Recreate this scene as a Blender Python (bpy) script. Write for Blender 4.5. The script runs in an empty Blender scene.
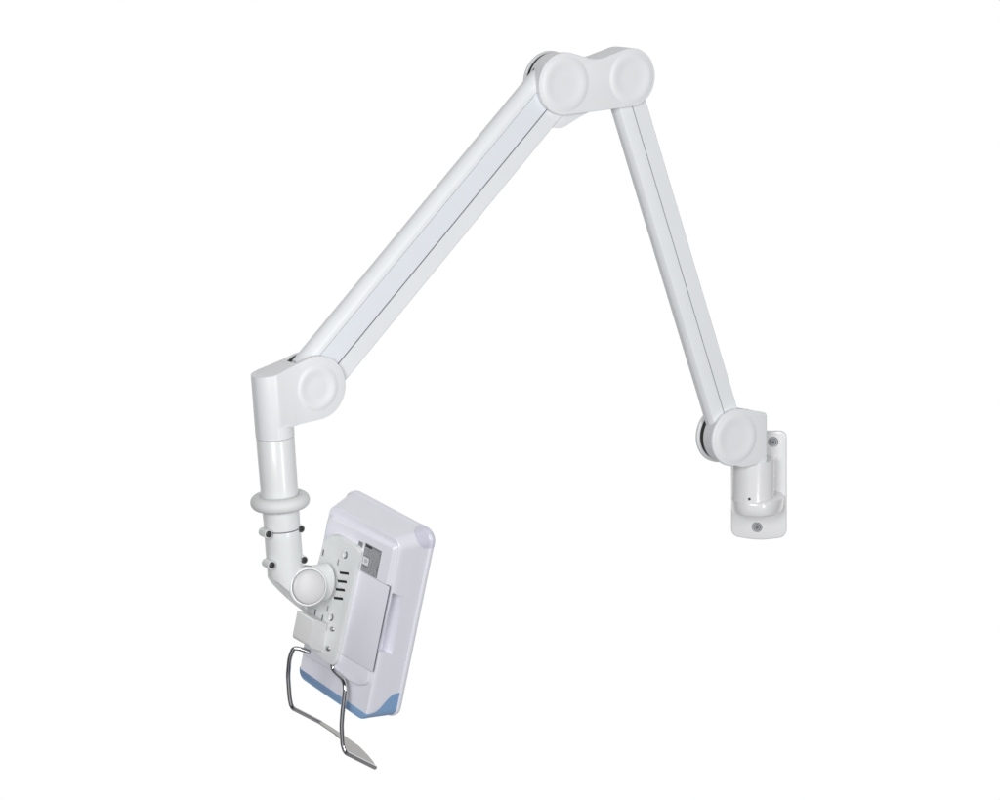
import bpy, bmesh, math, random
from mathutils import Vector as V, Matrix
R = math.radians
S = 0.00125                      # one drawing unit = 1.25 mm
scene = bpy.context.scene
col = scene.collection

# ------------------------------------------------------------ camera
F_PX, DIST, PITCH = 100/36*1000, 2778.0, R(11)
FWD = V((0, math.cos(PITCH), -math.sin(PITCH))); RGT = V((1, 0, 0)); UP = RGT.cross(FWD)
CAM = -FWD*DIST
cam = bpy.data.objects.new('camera', bpy.data.cameras.new('camera'))
cam.data.lens = 100; cam.data.sensor_width = 36; cam.data.clip_start = .05; cam.data.clip_end = 100
cam.location = CAM*S; cam.rotation_euler = (R(90)-PITCH, 0, 0)
col.objects.link(cam); scene.camera = cam

# ------------------------------------------------------------ white studio surround
world = bpy.data.worlds.new('World'); scene.world = world; world.use_nodes = True
nt = world.node_tree; nt.nodes.clear()
def N(t, **k):
    n = nt.nodes.new(t)
    for a, b in k.items(): setattr(n, a, b)
    return n
out = N('ShaderNodeOutputWorld'); bg = N('ShaderNodeBackground'); tc = N('ShaderNodeTexCoord')
sp = N('ShaderNodeSeparateXYZ'); nt.links.new(tc.outputs['Generated'], sp.inputs[0])
ry = N('ShaderNodeValToRGB')                       # white cyclorama ahead; world dimmed behind the camera to shape the shading
mr = N('ShaderNodeMapRange'); mr.inputs[1].default_value = -1; mr.inputs[2].default_value = 1
nt.links.new(sp.outputs['Y'], mr.inputs[0]); nt.links.new(mr.outputs[0], ry.inputs[0])
e = ry.color_ramp.elements
e[0].position = 0.0; e[0].color = (.50, .51, .53, 1)
e[1].position = 0.62; e[1].color = (1.0, 1.0, 1.0, 1)
for p_, v_ in ((.10, .52), (.13, .05), (.27, .05), (.31, .46), (.42, .46)): k = e.new(p_); k.color = (v_, v_, v_*1.03, 1)  # added dark ring behind the camera, mirrored as streaks in the chrome
rz = N('ShaderNodeValToRGB')                       # world dimmed below for chrome reflections, and overhead to cut top light
mz = N('ShaderNodeMapRange'); mz.inputs[1].default_value = -1; mz.inputs[2].default_value = 1
nt.links.new(sp.outputs['Z'], mz.inputs[0]); nt.links.new(mz.outputs[0], rz.inputs[0])
e = rz.color_ramp.elements
e[0].position = 0.05; e[0].color = (.30, .30, .32, 1)
e[1].position = 0.30; e[1].color = (1, 1, 1, 1)
k = e.new(.75); k.color = (1, 1, 1, 1)
k = e.new(1.0); k.color = (.6, .6, .6, 1)
rx = N('ShaderNodeValToRGB')                       # dark side bands added to the world for streaks in the chrome
mxx = N('ShaderNodeMapRange'); mxx.inputs[1].default_value = -1; mxx.inputs[2].default_value = 1
nt.links.new(sp.outputs['X'], mxx.inputs[0]); nt.links.new(mxx.outputs[0], rx.inputs[0])
e = rx.color_ramp.elements
e[0].position = 0.10; e[0].color = (.28, .28, .29, 1)
e[1].position = 0.90; e[1].color = (.28, .28, .29, 1)
for p_ in (.22, .78): k = e.new(p_); k.color = (1, 1, 1, 1)
mu0 = N('ShaderNodeMix', data_type='RGBA', blend_type='MULTIPLY'); mu0.inputs[0].default_value = 1
mu = N('ShaderNodeMix', data_type='RGBA', blend_type='MULTIPLY'); mu.inputs[0].default_value = 1
nt.links.new(ry.outputs[0], mu0.inputs[6]); nt.links.new(rx.outputs[0], mu0.inputs[7]); nt.links.new(mu0.outputs[2], mu.inputs[6]); nt.links.new(rz.outputs[0], mu.inputs[7])
nt.links.new(mu.outputs[2], bg.inputs[0]); bg.inputs[1].default_value = 1.0
nt.links.new(bg.outputs[0], out.inputs[0])
scene.view_settings.view_transform = 'Standard'; scene.view_settings.look = 'None'
scene.view_settings.exposure = 0; scene.view_settings.gamma = 1

def softbox(name, loc, target, sx, sy, power, c=(1, 1, 1)):
    l = bpy.data.lights.new(name, 'AREA'); l.shape = 'RECTANGLE'; l.size = sx; l.size_y = sy; l.energy = power; l.color = c
    o = bpy.data.objects.new(name, l); o.location = loc
    o.rotation_euler = (V(target)-V(loc)).to_track_quat('-Z', 'Y').to_euler(); col.objects.link(o)
softbox('key_softbox', (-.9, -3.5, .9), (0, 0, 0), 1.1, 1.3, 60)
softbox('fill_strip', (1.5, -2.4, .3), (.1, 0, 0), .45, 1.6, 33)

# ------------------------------------------------------------ materials
def mat(name, color, rough=.4, metal=0, coat=0, mottling=.022, bump=0.0, spec=.5, alpha=1, trans=0):
    m = bpy.data.materials.new(name); m.use_nodes = True
    t = m.node_tree; b = t.nodes['Principled BSDF']
    tcn = t.nodes.new('ShaderNodeTexCoord'); no = t.nodes.new('ShaderNodeTexNoise')
    no.inputs['Scale'].default_value = 28; no.inputs['Detail'].default_value = 4
    t.links.new(tcn.outputs['Object'], no.inputs['Vector'])
    mx = t.nodes.new('ShaderNodeMix'); mx.data_type = 'RGBA'
    mx.inputs[6].default_value = (*[c*(1-mottling) for c in color], 1)
    mx.inputs[7].default_value = (*[min(1, c*(1+mottling)) for c in color], 1)
    t.links.new(no.outputs['Fac'], mx.inputs[0]); t.links.new(mx.outputs[2], b.inputs['Base Color'])
    b.inputs['Roughness'].default_value = rough; b.inputs['Metallic'].default_value = metal
    b.inputs['Coat Weight'].default_value = coat; b.inputs['Coat Roughness'].default_value = .12
    b.inputs['Specular IOR Level'].default_value = spec; b.inputs['Alpha'].default_value = alpha
    b.inputs['Transmission Weight'].default_value = trans
    if bump:
        n2 = t.nodes.new('ShaderNodeTexNoise'); n2.inputs['Scale'].default_value = 900; n2.inputs['Detail'].default_value = 2
        t.links.new(tcn.outputs['Object'], n2.inputs['Vector'])
        bp = t.nodes.new('ShaderNodeBump'); bp.inputs['Strength'].default_value = bump; bp.inputs['Distance'].default_value = .0004
        t.links.new(n2.outputs['Fac'], bp.inputs['Height']); t.links.new(bp.outputs[0], b.inputs['Normal'])
    return m
M_COVER = mat('white_plastic', (.818, .826, .84), .42, bump=.05)
M_ARM = mat('white_extrusion', (.82, .84, .855), .38, bump=.06)
M_STRIP = mat('pale_blue_strip', (.79, .825, .865), .45)
M_CAST = mat('gloss_paint', (.81, .81, .82), .22, coat=.6)
M_POLE = mat('pole_paint', (.78, .797, .792), .36, coat=.25)
M_RING = mat('ring_rubber', (.74, .755, .75), .6)
M_PLATE = mat('plate_plastic', (.775, .795, .79), .45, bump=.05)
M_DOME = mat('joint_cap_grey', (.66, .655, .67), .35)
M_BLOCK = mat('block_plastic', (.78, .78, .78), .5)
M_SHELL = mat('violet_white_shell', (.805, .805, .87), .28, coat=.3)
M_PAD = mat('violet_clear_pad', (.67, .67, .775), .15, coat=.6)
M_BLUE = mat('blue_trim', (.23, .39, .62), .4)
M_DARK = mat('black_liner', (.012, .012, .012), .6)
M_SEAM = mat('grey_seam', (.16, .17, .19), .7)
M_STEEL = mat('screw_steel', (.55, .56, .57), .35, metal=.9)
M_SCREW = mat('dark_screw', (.07, .075, .075), .4, metal=.5)
M_CHROME = mat('chrome', (.62, .62, .63), .07, metal=1)
M_SHEET = mat('brushed_sheet', (.34, .33, .32), .38, metal=.6)
M_LABEL = mat('grey_label', (.22, .23, .24), .5, mottling=.25)
M_PRINT = mat('label_print', (.58, .59, .61), .5)
M_PALE = mat('label_white', (.72, .73, .75), .5)
M_GLASS = mat('screen_glass', (.01, .01, .012), .05, coat=1)

# ------------------------------------------------------------ frames
class Fr:
    """local (a, b, c) -> world, drawing units"""
    def __init__(s, O, a, b, c): s.O, s.a, s.b, s.c = V(O), V(a).normalized(), V(b).normalized(), V(c).normalized()
    def __call__(s, a, b, c): return s.O+s.a*a+s.b*b+s.c*c
    def loc(s, P): d = P-s.O; return V((d.dot(s.a), d.dot(s.b), d.dot(s.c)))
    def at(s, px, py, c=0, axis='c'):
        """the point of the plane (axis = value) lying on that sight line"""
        n = getattr(s, axis); d = FWD+RGT*((px-500)/F_PX)+UP*((400-py)/F_PX)
        t = (s.O+n*c-CAM).dot(n)/d.dot(n)
        return s.loc(CAM+d*t)
    def at2(s, px, py, c=0): q = s.at(px, py, c); return (q.x, q.y)
AZ = R(33)
ARM = Fr((0, 0, 0), (math.cos(AZ), math.sin(AZ), 0), (0, 0, 1), (math.sin(AZ), -math.cos(AZ), 0))

# ------------------------------------------------------------ object helpers
def thing(name, label, cat, loc, group=None):
    o = bpy.data.objects.new(name, None); col.objects.link(o); o.location = V(loc)*S; o.empty_display_size = .02
    o['label'] = label; o['category'] = cat; o['root'] = 1
    return o
def root_loc(o):
    while o.parent: o = o.parent
    return o.location.copy()
def obj(name, bm, m, parent, bevel=0, seg=3, cuts=(), angle=30, label=None, smooth=35):
    bmesh.ops.recalc_face_normals(bm, faces=bm.faces)
    for v in bm.verts: v.co = v.co*S
    me = bpy.data.meshes.new(name); bm.to_mesh(me); bm.free()
    o = bpy.data.objects.new(name, me); col.objects.link(o)
    if bevel or cuts:
        tmp = []
        for c in cuts:
            bmesh.ops.recalc_face_normals(c, faces=c.faces)
            for v in c.verts: v.co = v.co*S
            cm = bpy.data.meshes.new('cut'); c.to_mesh(cm); c.free()
            co = bpy.data.objects.new('cut', cm); col.objects.link(co); tmp.append(co)
            md = o.modifiers.new('b', 'BOOLEAN'); md.object = co; md.operation = 'DIFFERENCE'; md.solver = 'EXACT'
        if bevel:
            md = o.modifiers.new('v', 'BEVEL'); md.width = bevel*S; md.segments = seg; md.limit_method = 'ANGLE'
            md.angle_limit = R(angle); md.harden_normals = False
        dg = bpy.context.evaluated_depsgraph_get()
        me2 = bpy.data.meshes.new_from_object(o.evaluated_get(dg)); o.modifiers.clear(); o.data = me2; me2.name = name
        for t in tmp: bpy.data.objects.remove(t)
        me = me2
    rl = root_loc(parent) if parent else V((0, 0, 0))
    me.transform(Matrix.Translation(-rl))
    for p in me.polygons: p.use_smooth = True
    me.set_sharp_from_angle(angle=R(smooth))
    me.materials.clear(); me.materials.append(m)
    o.parent = parent
    if label: o['label'] = label
    return o
def prism(fr, pts, c0, c1, bm=None):
    bm = bm or bmesh.new()
    a = [bm.verts.new(fr(x, y, c0)) for x, y in pts]; b = [bm.verts.new(fr(x, y, c1)) for x, y in pts]
    bm.faces.new(a); bm.faces.new(b); n = len(pts)
    for i in range(n): bm.faces.new((a[i], a[(i+1) % n], b[(i+1) % n], b[i]))
    return bm
def loft(rings, bm=None, caps=True):
    bm = bm or bmesh.new(); L = [[bm.verts.new(p) for p in r] for r in rings]; n = len(rings[0])
    for a, b in zip(L, L[1:]):
        for i in range(n): bm.faces.new((a[i], a[(i+1) % n], b[(i+1) % n], b[i]))
    if caps: bm.faces.new(L[0]); bm.faces.new(L[-1])
    return bm
def circ(cx, cy, r, a0=0, a1=360, n=48, ry=None):
    full = abs(a1-a0) >= 360
    m = n if full else n+1
    return [(cx+r*math.cos(R(a0+(a1-a0)*i/n)), cy+(ry or r)*math.sin(R(a0+(a1-a0)*i/n))) for i in range(m)]
def lathe(fr, cx, cy, prof, n=64, bm=None, cap=True, sx=1):
    """profile of (radius, height along c) about the point (cx, cy)"""
    return loft([[fr(cx+r*sx*math.cos(2*math.pi*i/n), cy+r*math.sin(2*math.pi*i/n), h) for i in range(n)] for r, h in prof], bm, cap)
def tube(pts, r, n=14, bm=None, closed=False):
    bm = bm or bmesh.new(); P = [V(p) for p in pts]; rings = []; up = None
    for i, p in enumerate(P):
        d = ((P[min(i+1, len(P)-1)]-p).normalized()+(p-P[max(i-1, 0)]).normalized())
        d = d.normalized() if d.length > 1e-6 else (P[1]-P[0]).normalized()
        if up is None: up = d.orthogonal().normalized()
        up = (up-d*up.dot(d)).normalized(); s = d.cross(up)
        rings.append([p+up*(r*math.cos(2*math.pi*k/n))+s*(r*math.sin(2*math.pi*k/n)) for k in range(n)])
    return loft(rings, bm)
def fillet(pts, r, n=7):
    """polyline with its corners rounded"""
    P = [V(p) for p in pts]; o = [P[0]]
    for i in range(1, len(P)-1):
        a, b, c = P[i-1], P[i], P[i+1]; k = min(r, (a-b).length*.49, (c-b).length*.49)
        p0 = b+(a-b).normalized()*k; p2 = b+(c-b).normalized()*k
        for j in range(n+1):
            t = j/n; o.append(p0*(1-t)**2+b*2*t*(1-t)+p2*t*t)
    return o+[P[-1]]
def rnd_poly(pts, r, n=6):
    """closed 2-D polygon with rounded corners; r a number or one per corner"""
    o = []; k = len(pts)
    for i in range(k):
        a, b, c = V(pts[i-1]), V(pts[i]), V(pts[(i+1) % k]); rr = r[i] if isinstance(r, (list, tuple)) else r
        if rr <= 0: o.append(tuple(b)); continue
        q = min(rr, (a-b).length*.49, (c-b).length*.49)
        p0 = b+(a-b).normalized()*q; p2 = b+(c-b).normalized()*q
        for j in range(n+1):
            t = j/n; o.append(tuple(p0*(1-t)**2+b*2*t*(1-t)+p2*t*t))
    return o
def box(fr, a0, a1, b0, b1, c0, c1, bm=None): return prism(fr, [(a0, b0), (a1, b0), (a1, b1), (a0, b1)], c0, c1, bm)
def hexscrew(fr, x, y, c, r, parent, m=M_STEEL, name='screw', h=1.6):
    s = obj(name, lathe(fr, x, y, [(r, c-4), (r, c+h*.6), (r*.82, c+h), (r*.52, c+h), (r*.46, c-1.8), (r*.05, c-2)], n=24), m, parent)
    if m is M_STEEL: obj('screw_socket', lathe(fr, x, y, [(r*.47, c-2.5), (r*.47, c+.3), (.1, c+.3)], n=6), M_SEAM, parent)
    return s
DISH = lambda r, c: [(r, c-3), (r, c+.02), (r*.95, c+.34), (r*.90, c+.78), (r*.84, c+1.1), (r*.77, c+1.15), (r*.70, c+.95), (r*.62, c+.6),
                     (r*.52, c+.22), (r*.4, c+.08), (r*.25, c+.03), (r*.12, c+.04), (r*.01, c+.05)]

# ============================================================ THE ARM
axis0 = ARM.at(752.5, 500, -6)                          # the column's swivel axis, in the arm's plane
AX = ARM(axis0.x, 0, -6)
WA = R(12)
WN = V((-math.sin(WA), -math.cos(WA), 0))
WALL = Fr((AX.x, AX.y, 0), (math.cos(WA), -math.sin(WA), 0), (0, 0, 1), WN)
PB = -30                                               # plate back, behind the axis
arm = thing('monitor_arm', 'white jointed wall-mount arm bent in an inverted V, holding the tablet', 'monitor arm', WALL(0, ARM.at(752, 530, 0).y, PB))

# ---- wall plate
pp = [WALL.at2(*q, PB+5) for q in [(731, 431), (786.5, 431), (786.5, 537), (759, 540.5), (731, 536)]]
pp = rnd_poly(pp, [8, 8, 9, 14, 9])
plate = obj('wall_plate', prism(WALL, pp, PB, PB+6), M_CAST, arm, bevel=1.6)
for q in [(773.2, 442), (757, 527.3)]:
    x, y = WALL.at2(*q, PB+7)
    w = obj('washer', lathe(WALL, x, y, [(5.6, PB+4), (5.6, PB+6.6), (5.0, PB+7.2), (3.9, PB+7.2), (3.7, PB+5)], n=32), M_STEEL, plate)
    hexscrew(WALL, x, y, PB+6.6, 3.6, plate)
# hidden twin of the upper screw sits behind the joint
x, y = WALL.at2(773.2, 442, PB+7); hexscrew(WALL, -x+6, y, PB+6.6, 3.6, plate)

# ---- swivel column, a D running back into the plate
zt = ARM.at(752, 463, 0).y; zb = WALL.at(755, 516, 21).y; zc = WALL.at(755, 503.5, 21).y
pl = WALL.at(731, 500, PB+6).x; pr = WALL.at(786, 500, PB+6).x
WF = Fr(WALL.O, WALL.a, WALL.c, WALL.b)
def dsec(r, xl, xr, z, cc=0, flare=0):
    pts = [(xr, PB+4)]+[(xr*.97, PB+4+flare)]+[(cc+r*math.cos(R(t)), r*math.sin(R(t))) for t in range(0, 181, 6)]+[(xl, PB+4+flare), (xl, PB+4)]
    return [WALL(a, z, c) for a, c in pts]
CRD = 23.0
c1 = obj('swivel_column', lathe(WF, 0, 0, [(8, zt+3), (CRD-.2, zt+3), (CRD-.2, zc+4), (CRD+.3, zc), (8, zc)], n=96), M_CAST, arm)
def wide(z, k=0):
    cx_ = (pl+pr)/2; hw = (pr-pl)/2-1.3+k; o_ = []
    for t in range(0, 181, 4):
        ca, sa = math.cos(R(t)), math.sin(R(t))
        o_.append(WALL(cx_+hw*math.copysign(abs(ca)**.74, ca), z, PB+5+(23.6-PB-5+k)*sa**.8))
    return [WALL(cx_+hw, z, PB+3)]+o_+[WALL(cx_-hw, z, PB+3)]
obj('collar', loft([wide(zc+3.2, -4.5), wide(zc+1.6, -1.9), wide(zc+.4, -.6), wide(zc-1.5, 0), wide(zb+1.5, 0), wide(zb, -1.2)]), M_CAST, c1, smooth=50)
# web of the casting on the right of the column
obj('web', prism(WF, [(-15, 6), (15, 6), (15, PB+3), (-15, PB+3)], zc-3.3, zt+2.2), M_CAST, c1)
q = WALL.at2(749.5, 499, 22)
hx = q[0]; hz = math.sqrt(22.8**2-hx**2)
hf = Fr(WALL(hx, q[1], hz), (math.cos(math.asin(hx/22.8))*WALL.a-WALL.c*hx/22.8), (0, 0, 1), WALL.c*hz/21+WALL.a*hx/22.8)
obj('set_screw', lathe(hf, 0, 0, [(1.5, -3), (1.5, .25), (.1, .25)], n=16), M_SCREW, c1)

W0, W1 = -15, 15                                        # the joints' full width
# ---- wall joint
def P2(q, w=W1): return ARM.at2(*q, w)
jc = P2((736, 438))
JR = 29.5
rt = P2((767.5, 413)); rb = P2((767.5, 464))
tp = 92
def joint_outline(c, r, pts, a0, a1): return circ(*c, r, a0, a1, n=40)+pts
fo = joint_outline(jc, JR+1.2, [], 78, 272)+rnd_poly([(jc[0]+10, rb[1]-.5), (rb[0], rb[1]+1), (rt[0], rt[1]), (jc[0]+9, jc[1]+JR+.5)], [0, 4, 4, 0])[:]
wj = obj('wall_joint', prism(ARM, fo, 9, W1), M_COVER, arm, bevel=2.0)
# solid housing behind the arm's barrel, over the column
ho = [(jc[0]+20, rb[1]-.3), (rb[0]-.3, rb[1]+1.2), (rt[0]-.3, rt[1]-.2), (jc[0]+20, rt[1]-.2)]
obj('housing', prism(ARM, rnd_poly(ho, [1, 5, 5, 1]), W0, 10), M_COVER, wj, bevel=1.6)
ro = [(x, y-1.2 if y > jc[1]+20 and x > jc[0]-2 else y) for x, y in fo]
obj('rear_cheek', prism(ARM, ro, W0, -11.8), M_COVER, wj, bevel=2.0)
obj('dark_gap_ring', lathe(ARM, *jc, [(27.2, -12), (27.2, -3)], n=64), M_DARK, wj)  # black washer that also darkens the gap by the rear cheek
obj('joint_cover', lathe(ARM, *jc, DISH(27.8, W1)), M_COVER, wj)

# ---- link at the top
cl = P2((565.5, 84)); cr = P2((631.5, 77.5)); RL, RR = 31.0, 29.3
notch = P2((597, 60.5)); bl = P2((562, 115.5)); br = P2((640, 106))
def ang(c, p): return math.degrees(math.atan2(p[1]-c[1], p[0]-c[0]))
def tangent_pt(c, r, p, side):
    d = math.dist(c, p); th = math.degrees(math.acos(r/d)); a = ang(c, p)+side*th
    return a
aR = tangent_pt(cr, RR, notch, -1); aL = tangent_pt(cl, RL, notch, 1)
# external tangent below
dd = math.dist(cl, cr); base = ang(cl, cr); th = math.degrees(math.acos((RL-RR)/dd)); aB = base-th
lk = circ(*cr, RR, aB, aR, n=44)
nr = [V(notch)+(V(lk[-1])-V(notch))*.22, V(notch), V(notch)]
left = circ(*cl, RL, aL, 360+aB, n=44)
p0, p2 = V(notch)+(V(lk[-1])-V(notch))*.3, V(notch)+(V(left[0])-V(notch))*.3
nb = [tuple(p0*(1-t)**2+V(notch)*2*t*(1-t)+p2*t*t) for t in [i/8 for i in range(9)]]
lo = lk+nb+left
s1c = lathe(ARM, *cl, [(33, -11.4), (33, 9.6)], n=72)
link = obj('link_joint', prism(ARM, lo, W0, W1), M_COVER, arm, bevel=2.2, cuts=(s1c,))
obj('dark_gap_ring', lathe(ARM, *cl, [(29.0, -11.5), (29.0, -7.0)], n=64), M_DARK, link)  # black ring, puts the shade of the barrel's rear gap into colour
for t0, t1, w_ in ((150, 166, -1.5),):
    tt = [R(t0+(t1-t0)*i/6) for i in range(7)]
    obj('cable_slot', tube([ARM(cl[0]+30.1*math.cos(t), cl[1]+30.1*math.sin(t), w_-2.5*(i/6)) for i, t in enumerate(tt)], .75, n=8), M_DARK, link)
obj('joint_cover', lathe(ARM, *cl, DISH(28.2, W1)), M_COVER, link)
obj('joint_cover', lathe(ARM, *cr, DISH(26.8, W1)), M_COVER, link)

# ---- elbow above the drop pole
ce = P2((317.5, 388.2)); RE = 30.8
pa = ARM.at(275.2, 437, 0); pb = ARM.at(285.0, 565, 0)   # pole axis, in the arm's plane
pdir = V((pa.x-pb.x, pa.y-pb.y)).normalized()            # up the pole
POLE = Fr(ARM(pa.x, pa.y, 0), ARM.a*pdir.y-ARM.b*pdir.x, ARM.c, ARM.a*pdir.x+ARM.b*pdir.y)
def pole_loc(q, w=0): P = ARM(*ARM.at2(*q, w), w); return POLE.loc(P)
# columns run parallel to the pole: a = across the pole in the arm plane, c = along it
cE = POLE.loc(ARM(ce[0], ce[1], W1)); RP = 18.6
tl = pole_loc((252, 376), 0).z; ts = pole_loc((272, 375.5), W1-1); tr_ = pole_loc((300, 361), W1)
bk = pole_loc((291, 425.5), 12)
neck_b = 2.5
def tan_line(P, up):
    d = math.hypot(P[0]-cE.x, P[1]-cE.z); th = math.acos(RE/d); a = math.atan2(P[1]-cE.z, P[0]-cE.x)
    a += -th if up else th
    return cE.x+RE*math.cos(a), cE.z+RE*math.sin(a)
Tt = tan_line((ts.x, ts.z), True); Tb = tan_line((bk.x, bk.z), False)
def top(a):
    if a < ts.x: return ts.z+(a-ts.x)*.10
    if a < Tt[0]: return ts.z+(a-ts.x)*(Tt[1]-ts.z)/(Tt[0]-ts.x)
    return cE.z+math.sqrt(max(0, RE*RE-(a-cE.x)**2))
def bot(a):
    if a < -3: return neck_b
    if a < 17.4: return bk.z-.4
    if a < Tb[0]: return bk.z+(a-bk.x)*(Tb[1]-bk.z)/(Tb[0]-bk.x)
    return cE.z-math.sqrt(max(0, RE*RE-(a-cE.x)**2))
amax = cE.x+RE
us = [-RP*math.cos(R(t)) for t in range(8, 74, 6)]+[-3.05, -2.95, 0, 3, 6, 9, 12, 15, 17.5, 20, 24]
us += [cE.x+RE*math.sin(R(t)) for t in range(-50, 90, 5)]+[amax-.03]
us = sorted(us)
def rear_lift(a): return 0
rings = []
for a in us:
    hf_ = math.sqrt(max(.4, RP*RP-a*a)) if a < -3 else W1+.1+max(0, 18.35-W1-.1)*max(0, (25-a)/28)**1.6
    rings.append([POLE(a, -hf_, bot(a)), POLE(a, hf_, bot(a)), POLE(a, hf_, top(a)), POLE(a, -hf_, top(a))])
slot2 = lathe(ARM, *ce, [(33.4, -12.4), (33.4, 10.8)], n=72)

elbow = obj('elbow_joint', loft(rings), M_COVER, arm, bevel=1.8, seg=3, angle=50, cuts=(slot2,))
obj('joint_cover', lathe(ARM, *ce, DISH(RE*.74, W1)), M_COVER, elbow)
obj('dark_gap_ring', lathe(ARM, *ce, [(29.6, -12.6), (29.6, -7)], n=64), M_DARK, elbow)  # black ring added so the gap behind the barrel reads dark
obj('neck_sleeve', lathe(POLE, 0, 0, [(12, 12.5), (18.55, 12.5), (18.55, .9), (18.0, .2), (10, .2)], n=64), M_COVER, elbow)

# ---- the two long arms
def long_arm(name, A, B, prof, prof_w, strips, barrels, bw=-7.6):
    """A, B: plane points the edge lines run through; profile (p, w) swept from A to B"""
    A, B = V(A), V(B); d = (B-A).normalized(); p = V((-d.y, d.x)); L = (B-A).length
    fr = Fr(ARM(A.x, A.y, 0), ARM.a*p.x+ARM.b*p.y, ARM.c, ARM.a*d.x+ARM.b*d.y)     # a = across, b = depth w, c = along
    o = obj(name, loft([[fr(x, w, z) for x, w in prof] for z in (0, L)]), M_ARM, arm, smooth=28)
    for nm, x0, x1, w0, w1, m, z0, z1 in strips:
        obj(nm, box(fr, x0, x1, w0, w1, z0, z1 if z1 > 0 else L+z1), m, o)
    for c, r in barrels:
        obj('barrel', lathe(ARM, *c, [(r-1.6, bw), (r-.5, bw+1), (r, bw+2.6), (r, 8.5), (r-.8, 9.2)], n=72), M_COVER, o)
    return o, fr
AF = 9.0                                                   # front plane of the arms
def arc(cx, cy, r, a0, a1, n): return [(cx+r*math.cos(R(a0+(a1-a0)*i/n)), cy+r*math.sin(R(a0+(a1-a0)*i/n))) for i in range(n+1)]
# upper arm: edge lines measured on the front plane
U0 = V(ARM.at2(391, 300, AF)); U1 = V(ARM.at2(547, 110, AF)); ud = (U1-U0).normalized()
def along(P, Q, d0, d1): d = (Q-P).normalized(); return P+d*d0, P+d*d1
ka = (V(ce)-U0).dot(ud); kb = (V(cl)-U0).dot(ud)
A_, B_ = U0+ud*(ka+6), U0+ud*(kb-4)
pr_u = V((-ud.y, ud.x))
def pu(q, w=AF): return (V(ARM.at2(*q, w))-U0).dot(pr_u)
eR = (pu((412, 300))+pu((552, 129)))/2; eL = (pu((380, 280))+pu((530, 102)))/2; eS = pu((427, 200))

sg = 1 if eL > 0 else -1
r1 = 9.5
# flat front from lower edge eR to ridge eL; half-round top side
prof = [(eR+sg*1.2, AF)]+[(0-sg*.55, AF), (0-sg*.55, AF-1.4), (0+sg*.55, AF-1.4), (0+sg*.55, AF-1.6), (eL-sg*.3, AF-1.6), (eL, AF)]
tcx = eL+sg*1.5; rr = 10.0
prof += [(tcx+sg*rr*math.sin(R(t))*1.12, AF-rr+rr*math.cos(R(t))) for t in range(8, 181, 9)]
prof += [(eR+sg*3, AF-2*rr), (eR+sg*.9, AF-2*rr+.8), (eR, AF-2*rr+3), (eR, AF-1.2)]
ua, ufr = long_arm('upper_arm', A_, B_, prof, None,
    [('groove_shade', -.55, .55, AF-2.6, AF-.85, M_SEAM, 26, -26),  # dark strip, occlusion shade painted into the groove
     ('cover_strip', min(eL-sg*1.0, sg*.62), max(eL-sg*1.0, sg*.62), AF-2.0, AF-.55, M_STRIP, 0, 0.0001-0.0002)], [(cl, 30.3), (ce, 29.2)])
# stop block under the link end
sb = [ARM.at2(*q, 6) for q in [(540, 110), (551.5, 127.5), (561, 128.5), (579, 117), (594, 109), (575, 90), (556, 92)]]
obj('end_stop', prism(ARM, rnd_poly(sb, [2, 4, 5, 3, 2, 2, 2]), -7, 7.5), M_COVER, ua, bevel=1.5)

L0 = V(ARM.at2(660.4, 200, AF)); L1 = V(ARM.at2(723.6, 411, AF)); ld = (L1-L0).normalized(); pr_l = V((-ld.y, ld.x))
def plw(q, w=AF): return (V(ARM.at2(*q, w))-L0).dot(pr_l)
fR = (plw((677.7, 200))+plw((735.5, 405)))/2; fL = (plw((646, 200))+plw((711.5, 410)))/2; fS = (plw((639, 200))+plw((700, 415)))/2

sg2 = 1 if fL > 0 else -1
ka = (V(cr)-L0).dot(ld); kb = (V(jc)-L0).dot(ld)
A2, B2 = L0+ld*(ka+4), L0+ld*(kb-4)
wb = AF-17
prof2 = [(fR+sg2*1.5, AF), (-sg2*.5, AF), (-sg2*.5, AF-1.6), (sg2*.5, AF-1.6), (sg2*.5, AF), (fL-sg2*1.6, AF), (fL-sg2*.4, AF-.4), (fL+sg2*.5, AF-1.6),
         (fL+sg2*2.4, AF-6), (fL+sg2*2.6, AF-9), (fL+sg2*1.6, AF-14), (fL+sg2*.4, wb+1), (fL-sg2*1.5, wb), (fR+sg2*1.5, wb), (fR, wb+1.5), (fR, AF-1.5)]
la, lfr = long_arm('lower_arm', A2, B2, prof2, None, [('groove_shade', -.56, .56, AF-2.6, AF-.8, M_SEAM, 20, -22)], [(jc, 28.8)], bw=-5.0)  # seam strip: groove shade put in as dark colour
obj('arm_shoe', prism(ARM, circ(*jc, 28.8, 95, 275, 30)+[(jc[0]+16, jc[1]-20), (jc[0]+14, jc[1]+27)], -4.8, 9.1), M_COVER, la, bevel=1)

# ---- drop pole, guard ring, clamp
def pz(q): return pole_loc(q, 0).z
zR = pz((279.6, 501)); zS = pz((283, 528.5)); zE = pz((284, 578))
obj('drop_pole', lathe(POLE, 0, 0, [(10, -.1), (17.9, -.1), (18.3, -.7), (17.9, zR), (17.5, zS+1.0), (10, zS+.6)], n=72), M_POLE, arm)
rp = [(21.9+6.7*math.cos(R(t)), zR+6.9*math.sin(R(t))) for t in range(0, 360, 12)]
obj('guard_ring', loft([[POLE(r*math.cos(2*math.pi*i/72), r*math.sin(2*math.pi*i/72), h) for i in range(72)] for r, h in rp+rp[:1]], caps=False), M_RING, arm)
bmesh_seam = lathe(POLE, 0, 0, [(17.2, zS+1.4), (17.2, zS-1)], n=64)

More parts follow.
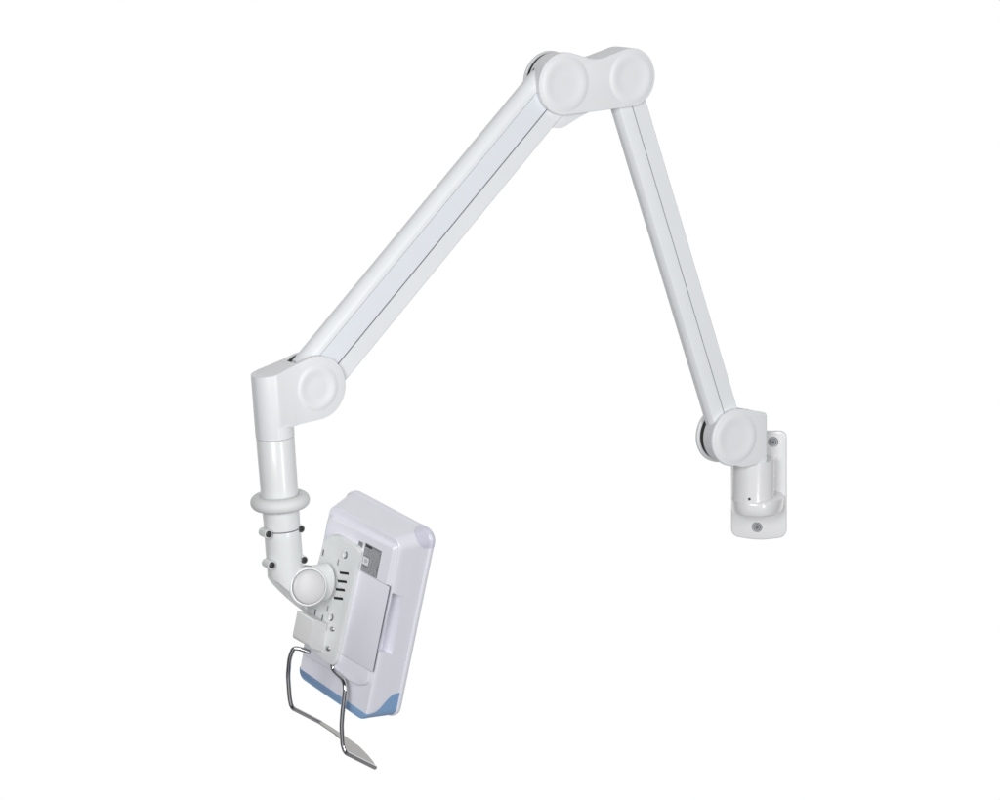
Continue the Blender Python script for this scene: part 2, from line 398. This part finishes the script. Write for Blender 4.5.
# tilt joint frame: its cap looks towards the viewer's right
KA = R(24); kn = V((math.sin(KA), -math.cos(KA), .12)).normalized()
K0 = ARM(*ARM.at2(309.4, 587, 23), 23)
ka_ = V((0, 0, 1)).cross(kn)*-1; ka_ = ka_.normalized(); kb_ = kn.cross(ka_); kb_ = kb_ if kb_.z > 0 else -kb_
KN = Fr(K0, ka_ if ka_.x > 0 else -ka_, kb_, kn)
# clamp: round tube, then a wedge that leans into the joint
rings = []
zend = pole_loc((300, 606), 0)
for i in range(7):
    z = zS-.2+(zE-zS)*i/6
    rings.append([POLE(17.6*math.cos(2*math.pi*k/64), 17.6*math.sin(2*math.pi*k/64), z) for k in range(64)])
# skewed bottom: the right-hand side runs lower
def bottom_z(a):
    L_ = pole_loc((270, 577), 0); Q = pole_loc((298, 605), 0)
    return L_.z+(Q.z-L_.z)*(a-L_.x)/(Q.x-L_.x)
rings[-1] = [POLE(17.6*math.cos(2*math.pi*k/64), 17.6*math.sin(2*math.pi*k/64), bottom_z(17.6*math.cos(2*math.pi*k/64))) for k in range(64)]
clamp = obj('pole_clamp', loft(rings), M_POLE, arm, bevel=1.2, seg=3, angle=50)
obj('seam_ring', bmesh_seam, M_SEAM, clamp)
for q, dx in [((268.6, 534.2), -1), ((271.8, 565.2), -1), ((301, 529), 1), ((304, 560), 1)]:
    P = pole_loc(q, 13)
    bf = Fr(POLE(P.x, P.y, P.z), POLE.a, POLE.c, POLE.b)
    obj('screw_boss', lathe(bf, 0, 0, [(4.4, -12), (4.4, -1), (4.2, 0), (.1, 0)], n=32), M_POLE, clamp)
    obj('screw', lathe(bf, 0, 0, [(3.3, -3), (3.3, .8), (2.6, 1.5), (1.5, 1.5), (1.3, .4), (.1, .4)], n=24), M_SCREW, clamp)

tj = obj('tilt_joint', lathe(KN, 0, 0, [(18.4, -23), (19.4, -21), (19.5, -4), (19.1, -2.8), (18.2, -2.1), (10, -2.0)], n=72), M_POLE, arm)
obj('cap_seam', lathe(KN, 0, 0, [(16.9, -4), (16.9, -1.85), (15, -1.8)], n=64), M_SEAM, tj)
obj('joint_cap', lathe(KN, 0, 0, [(16.5, -3), (16.5, -.8), (16.1, .1), (15.2, .7), (13, 1.35), (9, 1.8), (4, 2.1), (.05, 2.15)], n=64), M_DOME, tj)

tt = [R(72+i*3) for i in range(8)]
obj('pin_slot', tube([KN(19.3*math.cos(t), 19.3*math.sin(t), -7-.25*i) for i, t in enumerate(tt)], .9, n=8), M_SEAM, tj)
# ============================================================ THE TABLET (its frame: a across, b down the back, c out of the back)
s_ = V((0.78268273, -0.55318206, -0.28530221)); l_ = V((-0.18898281, 0.22552908, -0.9557312)); t_ = V((0.5930373, 0.80195152, 0.07197582))
O0 = V((-160.997, -140.32357624, -71.56782638))
A0 = K0-kn*14+t_*30                                            # where the joint meets the mounting plate's face
PC = 11.5                                                # plate face, above the tablet's back
d0 = O0-CAM
lam = ((A0+t_*PC-CAM).dot(t_))/(d0.dot(t_)); KS = lam
TAB = Fr(CAM+d0*lam, s_, l_, -t_)

TS, TL, TT, TE = 107.04*KS, 203.6*KS, 41.2*KS, 9.35*KS
s0, s1 = -TE, TS-TE                                       # bezel edge; the back is narrower by TE each side
tablet = thing('tablet_computer', 'white tablet monitor with blue bottom trim, seen from behind at the end of the arm', 'monitor', TAB(TS/2-TE, TL, -TT/2))
def rrect(a0, a1, b0, b1, r, n=10):
    o = []
    for cx, cy, st in ((a1-r, b0+r, -90), (a1-r, b1-r, 0), (a0+r, b1-r, 90), (a0+r, b0+r, 180)):
        for i in range(n+1):
            t = R(st+90*i/n); o.append((cx+r*math.cos(t), cy+r*math.sin(t)))
    return o
def dense(pts, step=2.0):
    o = []
    for i, p in enumerate(pts):
        q = pts[(i+1) % len(pts)]; k = max(1, int(math.dist(p, q)/step))
        o += [(p[0]+(q[0]-p[0])*j/k, p[1]+(q[1]-p[1])*j/k) for j in range(k)]
    return o
# sections through the shell: depth below the back plane, inset, corner radius
def shell_sections(off=0.0):
    base = rrect(0, 1, 0, 1, .1)
    S_ = [(-1.2, 10.4, 8), (-.2, 9.3, 9), (1.5, 8.4, 10), (6, 7.4, 10.5), (14, 5.6, 11), (24, 3.3, 11.5), (33, 1.5, 11.5), (35.2, .8, 11.6), (35.8, -.5, 12), (37, -1.1, 12.4), (39.5, -1.2, 12.4), (41.2, -.4, 12)]
    return S_
def skew(x, y): k = max(0, (y-TL*.55)/(TL*.45)); return ((x-s0)/(s1-s0)-.55)*9.5*k
def sec_ring(depth, ins, r, off=0, n=10):
    ins *= KS; r *= KS
    # the ends slope less than the long sides
    a0, a1 = s0+ins-off, s1-ins+off; b0, b1 = ins*.25-off, TL-ins*.55+off
    return [(x, y+skew(x, y)) for x, y in rrect(a0, a1, b0, b1, r+off, n)]
def resample(ring, m):
    P = [V(p) for p in ring]+[V(ring[0])]; L_ = [0]
    for a, b in zip(P, P[1:]): L_.append(L_[-1]+(b-a).length)
    o = []; j = 0
    for i in range(m):
        t = L_[-1]*i/m
        while L_[j+1] < t: j += 1
        o.append(P[j]+(P[j+1]-P[j])*((t-L_[j])/(L_[j+1]-L_[j])))
    return o
def shell_rings(off, depths, m):
    S_ = shell_sections(); out_ = []
    for d in depths:
        for (d0_, i0, r0), (d1_, i1, r1_) in zip(S_, S_[1:]):
            if d0_ <= d <= d1_+1e-6:
                k = (d-d0_)/(d1_-d0_); ins = i0+(i1-i0)*k; r = r0+(r1_-r0)*k; break
        out_.append((d, resample(sec_ring(d, ins, r, off), m)))
    return out_
M_ = 300
rg = shell_rings(0, [-1.2, -.9, -.2, .6, 1.5, 6, 14, 24, 33, 35.2], M_)
bm = loft([[TAB(p.x, p.y, -d*KS) for p in r] for d, r in rg])
# tier 2: the raised battery bay, its corners read off the back
bay = [TAB.at2(*q, 2) for q in [(334, 513), (399, 545), (366, 697), (310, 655)]]

SF = Fr(TAB.O, TAB.b, TAB.c, TAB.a)                      # (b, c, a)
ga = s1-6.2*KS
gx = [TAB.at(*q, ga, 'a') for q in [(394.5, 594), (402.5, 596.5), (391.5, 654), (381.5, 652.5)]]
gx = [(p.y, p.z) for p in gx]

cut = prism(SF, rnd_poly(gx, 1.5), ga-12, ga+20)
shell = obj('back_shell', bm, M_SHELL, tablet, cuts=(cut,), smooth=32)
bz = [(35.0, .6, 11.5), (35.6, -.5, 12), (37, -1.1, 12.4), (39.5, -1.2, 12.4), (41.2, -.4, 12), (41.8, 1.4, 11)]
bezel = obj('bezel', loft([[TAB(x, y, -d*KS) for x, y in sec_ring(d, i, r)] for d, i, r in bz]), M_SHELL, tablet, smooth=40)
obj('screen', loft([[TAB(x, y, -d*KS) for x, y in sec_ring(d, i, r)] for d, i, r in [(41, 7, 5), (42.1, 7, 5)]]), M_GLASS, tablet)
# raised bay
A4, B4, C4, D4 = [V(q) for q in bay]
bayp = rnd_poly([(A4.x-8, A4.y), (B4.x, B4.y), (B4.x, C4.y-14), (B4.x-12, C4.y-6), (A4.x-8, C4.y-6)], [9, 3, 6, 6, 5])
def tier(pts, c0, c1, sl, m, name, parent, bev=1.0):
    cx = sum(p[0] for p in pts)/len(pts); cy = sum(p[1] for p in pts)/len(pts)
    w = max(p[0] for p in pts)-min(p[0] for p in pts); h = max(p[1] for p in pts)-min(p[1] for p in pts)
    up_ = [(cx+(x-cx)*(1-2*sl/w), cy+(y-cy)*(1-2*sl/h)) for x, y in pts]
    return obj(name, loft([[TAB(x, y, c0) for x, y in pts], [TAB(x, y, c1) for x, y in up_]]), m, parent, bevel=bev, seg=4, angle=25)
BC = 5.4
tier(bayp, -2, BC, 3.4, M_SHELL, 'battery_bay', shell, 1.6)
# door with a hairline gap round it
dq = [TAB.at2(*q, BC+.4) for q in [(357, 573), (391.3, 588), (370.5, 671), (334, 655)]]
dx1 = (dq[1][0]+dq[2][0])/2; dy0 = dq[1][1]; dy1 = dq[2][1]; dx0 = (dq[0][0]+dq[3][0])/2-6

obj('door_gap', prism(TAB, rnd_poly([(dx0-.3, dy0-.35), (dx1+.3, dy0-.35), (dx1+.3, dy1+.3), (dx0-.3, dy1+.3)], 1.5), BC-1, BC+.1), M_SEAM, shell)
obj('battery_door', prism(TAB, rnd_poly([(dx0, dy0), (dx1, dy0), (dx1, dy1), (dx0, dy1)], 1.2), BC-1, BC+.35), M_SHELL, tablet, bevel=.2, seg=2)
# label
lq = [TAB.at2(*q, BC+.1) for q in [(365.6, 543), (381.9, 551), (376.5, 578.8), (360.6, 569.6)]]

lx0 = (lq[0][0]+lq[3][0])/2; lx1 = (lq[1][0]+lq[2][0])/2; ly0 = (lq[0][1]+lq[1][1])/2; ly1 = (lq[2][1]+lq[3][1])/2
lab = obj('rating_label', box(TAB, lx0, lx1, ly0, ly1, BC-.5, BC+.12), M_LABEL, tablet)
random.seed(4)
bmp = bmesh.new(); y = ly0+2.6; W_ = lx1-lx0
while y < ly1-1.2:
    x = lx0+1.0
    lim = lx1-1
    if ly0+13 < y < ly0+24: x = lx0+W_*.42
    while x < lim-1:
        k = random.uniform(1.2, 4.5); box(TAB, x, min(lim, x+k), y, y+.55, BC, BC+.2, bmp); x += k+.7
    y += 1.5
obj('fine_print', bmp, M_PRINT, lab)
obj('white_patch', box(TAB, lx0+.6, lx0+W_*.38, ly0+14, ly0+22.5, BC, BC+.24), M_PALE, lab)
obj('patch_mark', lathe(TAB, lx0+W_*.2, ly0+18, [(1.6, BC), (1.6, BC+.3), (1.0, BC+.3), (1.0, BC+.1)], n=20), M_LABEL, lab)
obj('heading_bar', box(TAB, lx0+1, lx0+W_*.42, ly0+1, ly0+3.4, BC, BC+.26), M_SCREW, lab)
q = TAB.at2(360.6, 545, BC)
obj('small_label', box(TAB, q[0]-2.6, q[0]+2.6, q[1]-3.6, q[1]+3.6, BC-.5, BC+.12), M_LABEL, tablet)

# blue bottom trim: the shell's own surface, a hair larger, below a wavy line
def patch_of_shell(name, keep, snap, m, off, thick_rings=None, parent=tablet, MM=520, cap=False, dmax=35.2):
    dep = [-1.25]+[-.9+i*.78 for i in range(0, 56)]
    dep = [max(-1.2, min(dmax, d)) for d in dep]; dep = sorted(set(round(d, 3) for d in dep))
    rr_ = shell_rings(off, dep, MM); bm_ = bmesh.new(); G = []
    for d, r in rr_: G.append([(p.x, p.y, d) for p in r])
    vs = {}
    def vert(i, j):
        if (i, j) not in vs: vs[(i, j)] = bm_.verts.new(V(G[i][j]))
        return vs[(i, j)]
    kept = set()
    for i in range(len(G)-1):
        for j in range(MM):
            j2 = (j+1) % MM
            c = [(G[a][b]) for a, b in ((i, j), (i, j2), (i+1, j2), (i+1, j))]
            m_ = [sum(x[k] for x in c)/4 for k in range(3)]
            if keep(*m_): bm_.faces.new([vert(i, j), vert(i, j2), vert(i+1, j2), vert(i+1, j)])
    if cap:                                   # lower strip of the flat back, too
        js = [j for j in range(MM) if G[0][j][1] > wave(G[0][j][0], -1.2)]
        k0 = next(i for i, j in enumerate(js) if (js[i-1]+1) % MM != j) if len(js) < MM else 0
        js = js[k0:]+js[:k0]
        bm_.faces.new([vert(0, j) for j in js])
    for e_ in bm_.edges:
        if e_.is_boundary:
            for v in e_.verts: v.tag = True
    for v in bm_.verts:
        if v.tag: v.co = V(snap(*v.co))
    for v in bm_.verts: v.co = TAB(v.co.x, v.co.y, -v.co.z*KS+off*max(0, 1-max(0, v.co.z)/6))
    o = obj(name, bm_, m, parent, smooth=50)
    return o
trim_pts = [TAB.at(*q, s1-3*KS, 'a') for q in [(357.6, 709.8), (370, 710), (381, 704.6), (390, 696.8), (397, 692.7), (401.4, 695.6)]]

lq2 = [TAB.at(*q, 0) for q in [(301.4, 666), (340.7, 699)]]

def wave(x, d):
    k = max(0, min(1, (x-(s1-16*KS))/(12*KS)))       # the wave only lifts on the right-hand side
    d_ = max(0, min(35, d))
    up_ = 17*(.5-.5*math.cos(math.pi*min(1, max(0, (d_-5)/25))))
    return TL-14.0*KS-up_*KS*k+skew(x, TL)
keep = lambda x, y, d: y > wave(x, d)
def snap(x, y, d): return (x, max(y, wave(x, d)-.0) if y < wave(x, d)+1.2 else y, d)
bt = patch_of_shell('bottom_trim', keep, lambda x, y, d: (x, wave(x, d), d) if abs(y-wave(x, d)) < 2.2 else (x, y, d), M_BLUE, .4, cap=True)
# corner pad of clear violet rubber
pq = [TAB.at(*q, s1-3*KS, 'a') for q in [(428, 534), (434, 546)]]

pc = (s1+1*KS, -1.0*KS, 36*KS)
def padf(x, y, d): return ((x-pc[0])/(19*KS))**2+((y-pc[1])/(17*KS))**2+((d*KS-pc[2])/(18*KS))**2
patch_of_shell('corner_pad', lambda x, y, d: padf(x, y, d) < 1, lambda x, y, d: (x, y, d), M_PAD, .4, dmax=41.0)

# ============================================================ MOUNT: plate, block, rods (parts of the arm)
def tp_(q, c): return TAB.at2(*q, c)
mp = [tp_(q, PC-3) for q in [(325, 541), (333, 534.5), (341, 536), (359, 547), (362, 552), (338, 660), (335, 665), (326, 660), (303, 640), (305, 606), (313, 590)]]
slots = []
for q in [(343.6, 573.3), (341.6, 581.6), (339.7, 589.8), (337.8, 598.4)]:
    a = V(tp_((q[0]-4.9, q[1]-.5), PC)); b = V(tp_((q[0]+4.9, q[1]+.6), PC)); d = (b-a).normalized(); n_ = V((-d.y, d.x))*1.35
    slots.append(prism(TAB, rnd_poly([tuple(a-n_), tuple(b-n_), tuple(b+n_), tuple(a+n_)], .7), PC-3, PC+3))
mplate = obj('mount_plate', prism(TAB, rnd_poly(mp, [3, 5, 4, 3, 3, 4, 4, 4, 4, 4, 6]), BC-1, PC), M_PLATE, arm, bevel=3.4, seg=5, cuts=tuple(slots), angle=60)
bmd = bmesh.new()
for q in [(343.6, 573.3), (341.6, 581.6), (339.7, 589.8), (337.8, 598.4)]:
    a = V(tp_((q[0]-4.7, q[1]-.5), PC)); b = V(tp_((q[0]+4.7, q[1]+.6), PC)); d = (b-a).normalized(); n_ = V((-d.y, d.x))*1.3
    prism(TAB, [tuple(a-n_), tuple(b-n_), tuple(b+n_), tuple(a+n_)], PC-3.2, PC-1.2, bmd)
obj('slot_shade', bmd, M_DARK, mplate)  # black backing, the slots' inner shade put in as colour
# keyhole rims, small slots and the two rivets
for q in [(345, 554.5), (331, 617)]:
    x, y = tp_(q, PC)
    pts = [TAB(x+2.5*math.cos(R(t)), y+3.8*math.sin(R(t)), PC-.1) for t in range(100, 290, 15)]
    obj('keyhole_rim', tube(pts, .8, n=8), M_COVER, mplate)
    pts = [TAB(x+2.3*math.cos(R(t)), y+3.6*math.sin(R(t)), PC-.15) for t in range(-75, 96, 15)]
    obj('keyhole', tube(pts, .85, n=8), M_SEAM, mplate)
for q, r in [((332.3, 629), 2.7), ((328.3, 648.3), 2.8)]:
    x, y = tp_(q, PC)
    obj('rivet', lathe(TAB, x, y, [(r, PC-2), (r, PC+.5), (r*.7, PC+1.6), (r*.1, PC+2)], n=24), M_STEEL, mplate)
for q in [(338.5, 562), (328, 608.5), (324.5, 552), (322.8, 617.5), (315.5, 612)]:
    x, y = tp_(q, PC-.5 if q[0] != 324.5 else PC-2)
    obj('slit', prism(TAB, rnd_poly([(x-.75, y-3.4), (x+.75, y-3.4), (x+.75, y+3.4), (x-.75, y+3.4)], .4), PC-3, PC+.12), M_SEAM if q[0] in (324.5, 322.8, 315.5) else M_STEEL, mplate)
# neck from the joint's side to the plate
nk = KN.loc(K0)
neck = []
for k, r in ((0, 19.5), (.5, 20.0), (.86, 20.2), (1.0, 20.4)):
    c = K0-kn*13+(t_*22)*k+s_*(6*k)
    neck.append([c+s_*(r*.62*math.cos(2*math.pi*i/48))+l_*(r*math.sin(2*math.pi*i/48)) for i in range(48)])
obj('neck', loft(neck), M_POLE, tj)
sl = KN(9, 21.2, -4)

# cable block
bxp = TAB.at(326.5, 638, PC-2); ax_ = bxp.x
cf = TAB.at(327, 624, ax_, 'a'); 
def side(q, a): P = TAB.at(*q, a, 'a'); return (P.y, P.z)
sp_ = [side(q, ax_) for q in [(314.5, 619.5), (327, 624), (326, 653), (309, 647)]]

block = obj('cable_block', prism(SF, rnd_poly(sp_, [3, 1, 1, 4]), ax_-22, ax_), M_BLOCK, arm, bevel=2.9, seg=5, angle=40)

# bent support rods and the thin rest between their ends
CR = 19.0
def rp_(q, c): return TAB(*TAB.at2(*q, c), c)
leg = 46
rod1 = [rp_((309, 652), 9), rp_((299, 648.3), 14), rp_((293.5, 648), 17), rp_((289.6, 657.5), CR), rp_((288, 675), CR), rp_((289.6, 697.7), CR), rp_((291.6, 707.5), CR)]
rod1e = rp_((320, 722), CR-leg)
rod2 = [rp_((333, 655), 6), rp_((332.2, 669), 7), rp_((343.5, 679.5), 10), rp_((345.3, 688), 13), rp_((342.7, 710), CR-2), rp_((341.5, 726), CR), rp_((342.6, 745), CR), rp_((345.3, 752.5), CR)]
rod2e = rp_((375, 767.3), CR-leg)
r1o = obj('support_rod', tube(fillet(rod1+[rod1e], 5), 2.3, n=18), M_CHROME, arm)
r2o = obj('support_rod', tube(fillet(rod2+[rod2e], 5), 2.3, n=18), M_CHROME, arm)
pA, pB_, pC_ = rod1[-1], rod2[-1], rod2e
nn = (pB_-pA).cross(pC_-pA).normalized()
SH = Fr(pA, (pB_-pA), nn.cross(pB_-pA), nn)
shp = [SH.at2(*q, 0) for q in [(319, 719.8), (333, 728.5), (346.5, 737.5), (358.5, 746), (367, 754.5), (372.5, 761), (375.5, 766), (374, 768), (368, 765), (346, 753.5), (344, 742), (334, 733.5), (319.5, 723.8)]]
obj('rest_sheet', prism(SH, shp, -.5, .5), M_SHEET, arm)
for o in list(bpy.data.objects):
    if 'root' in o: del o['root']
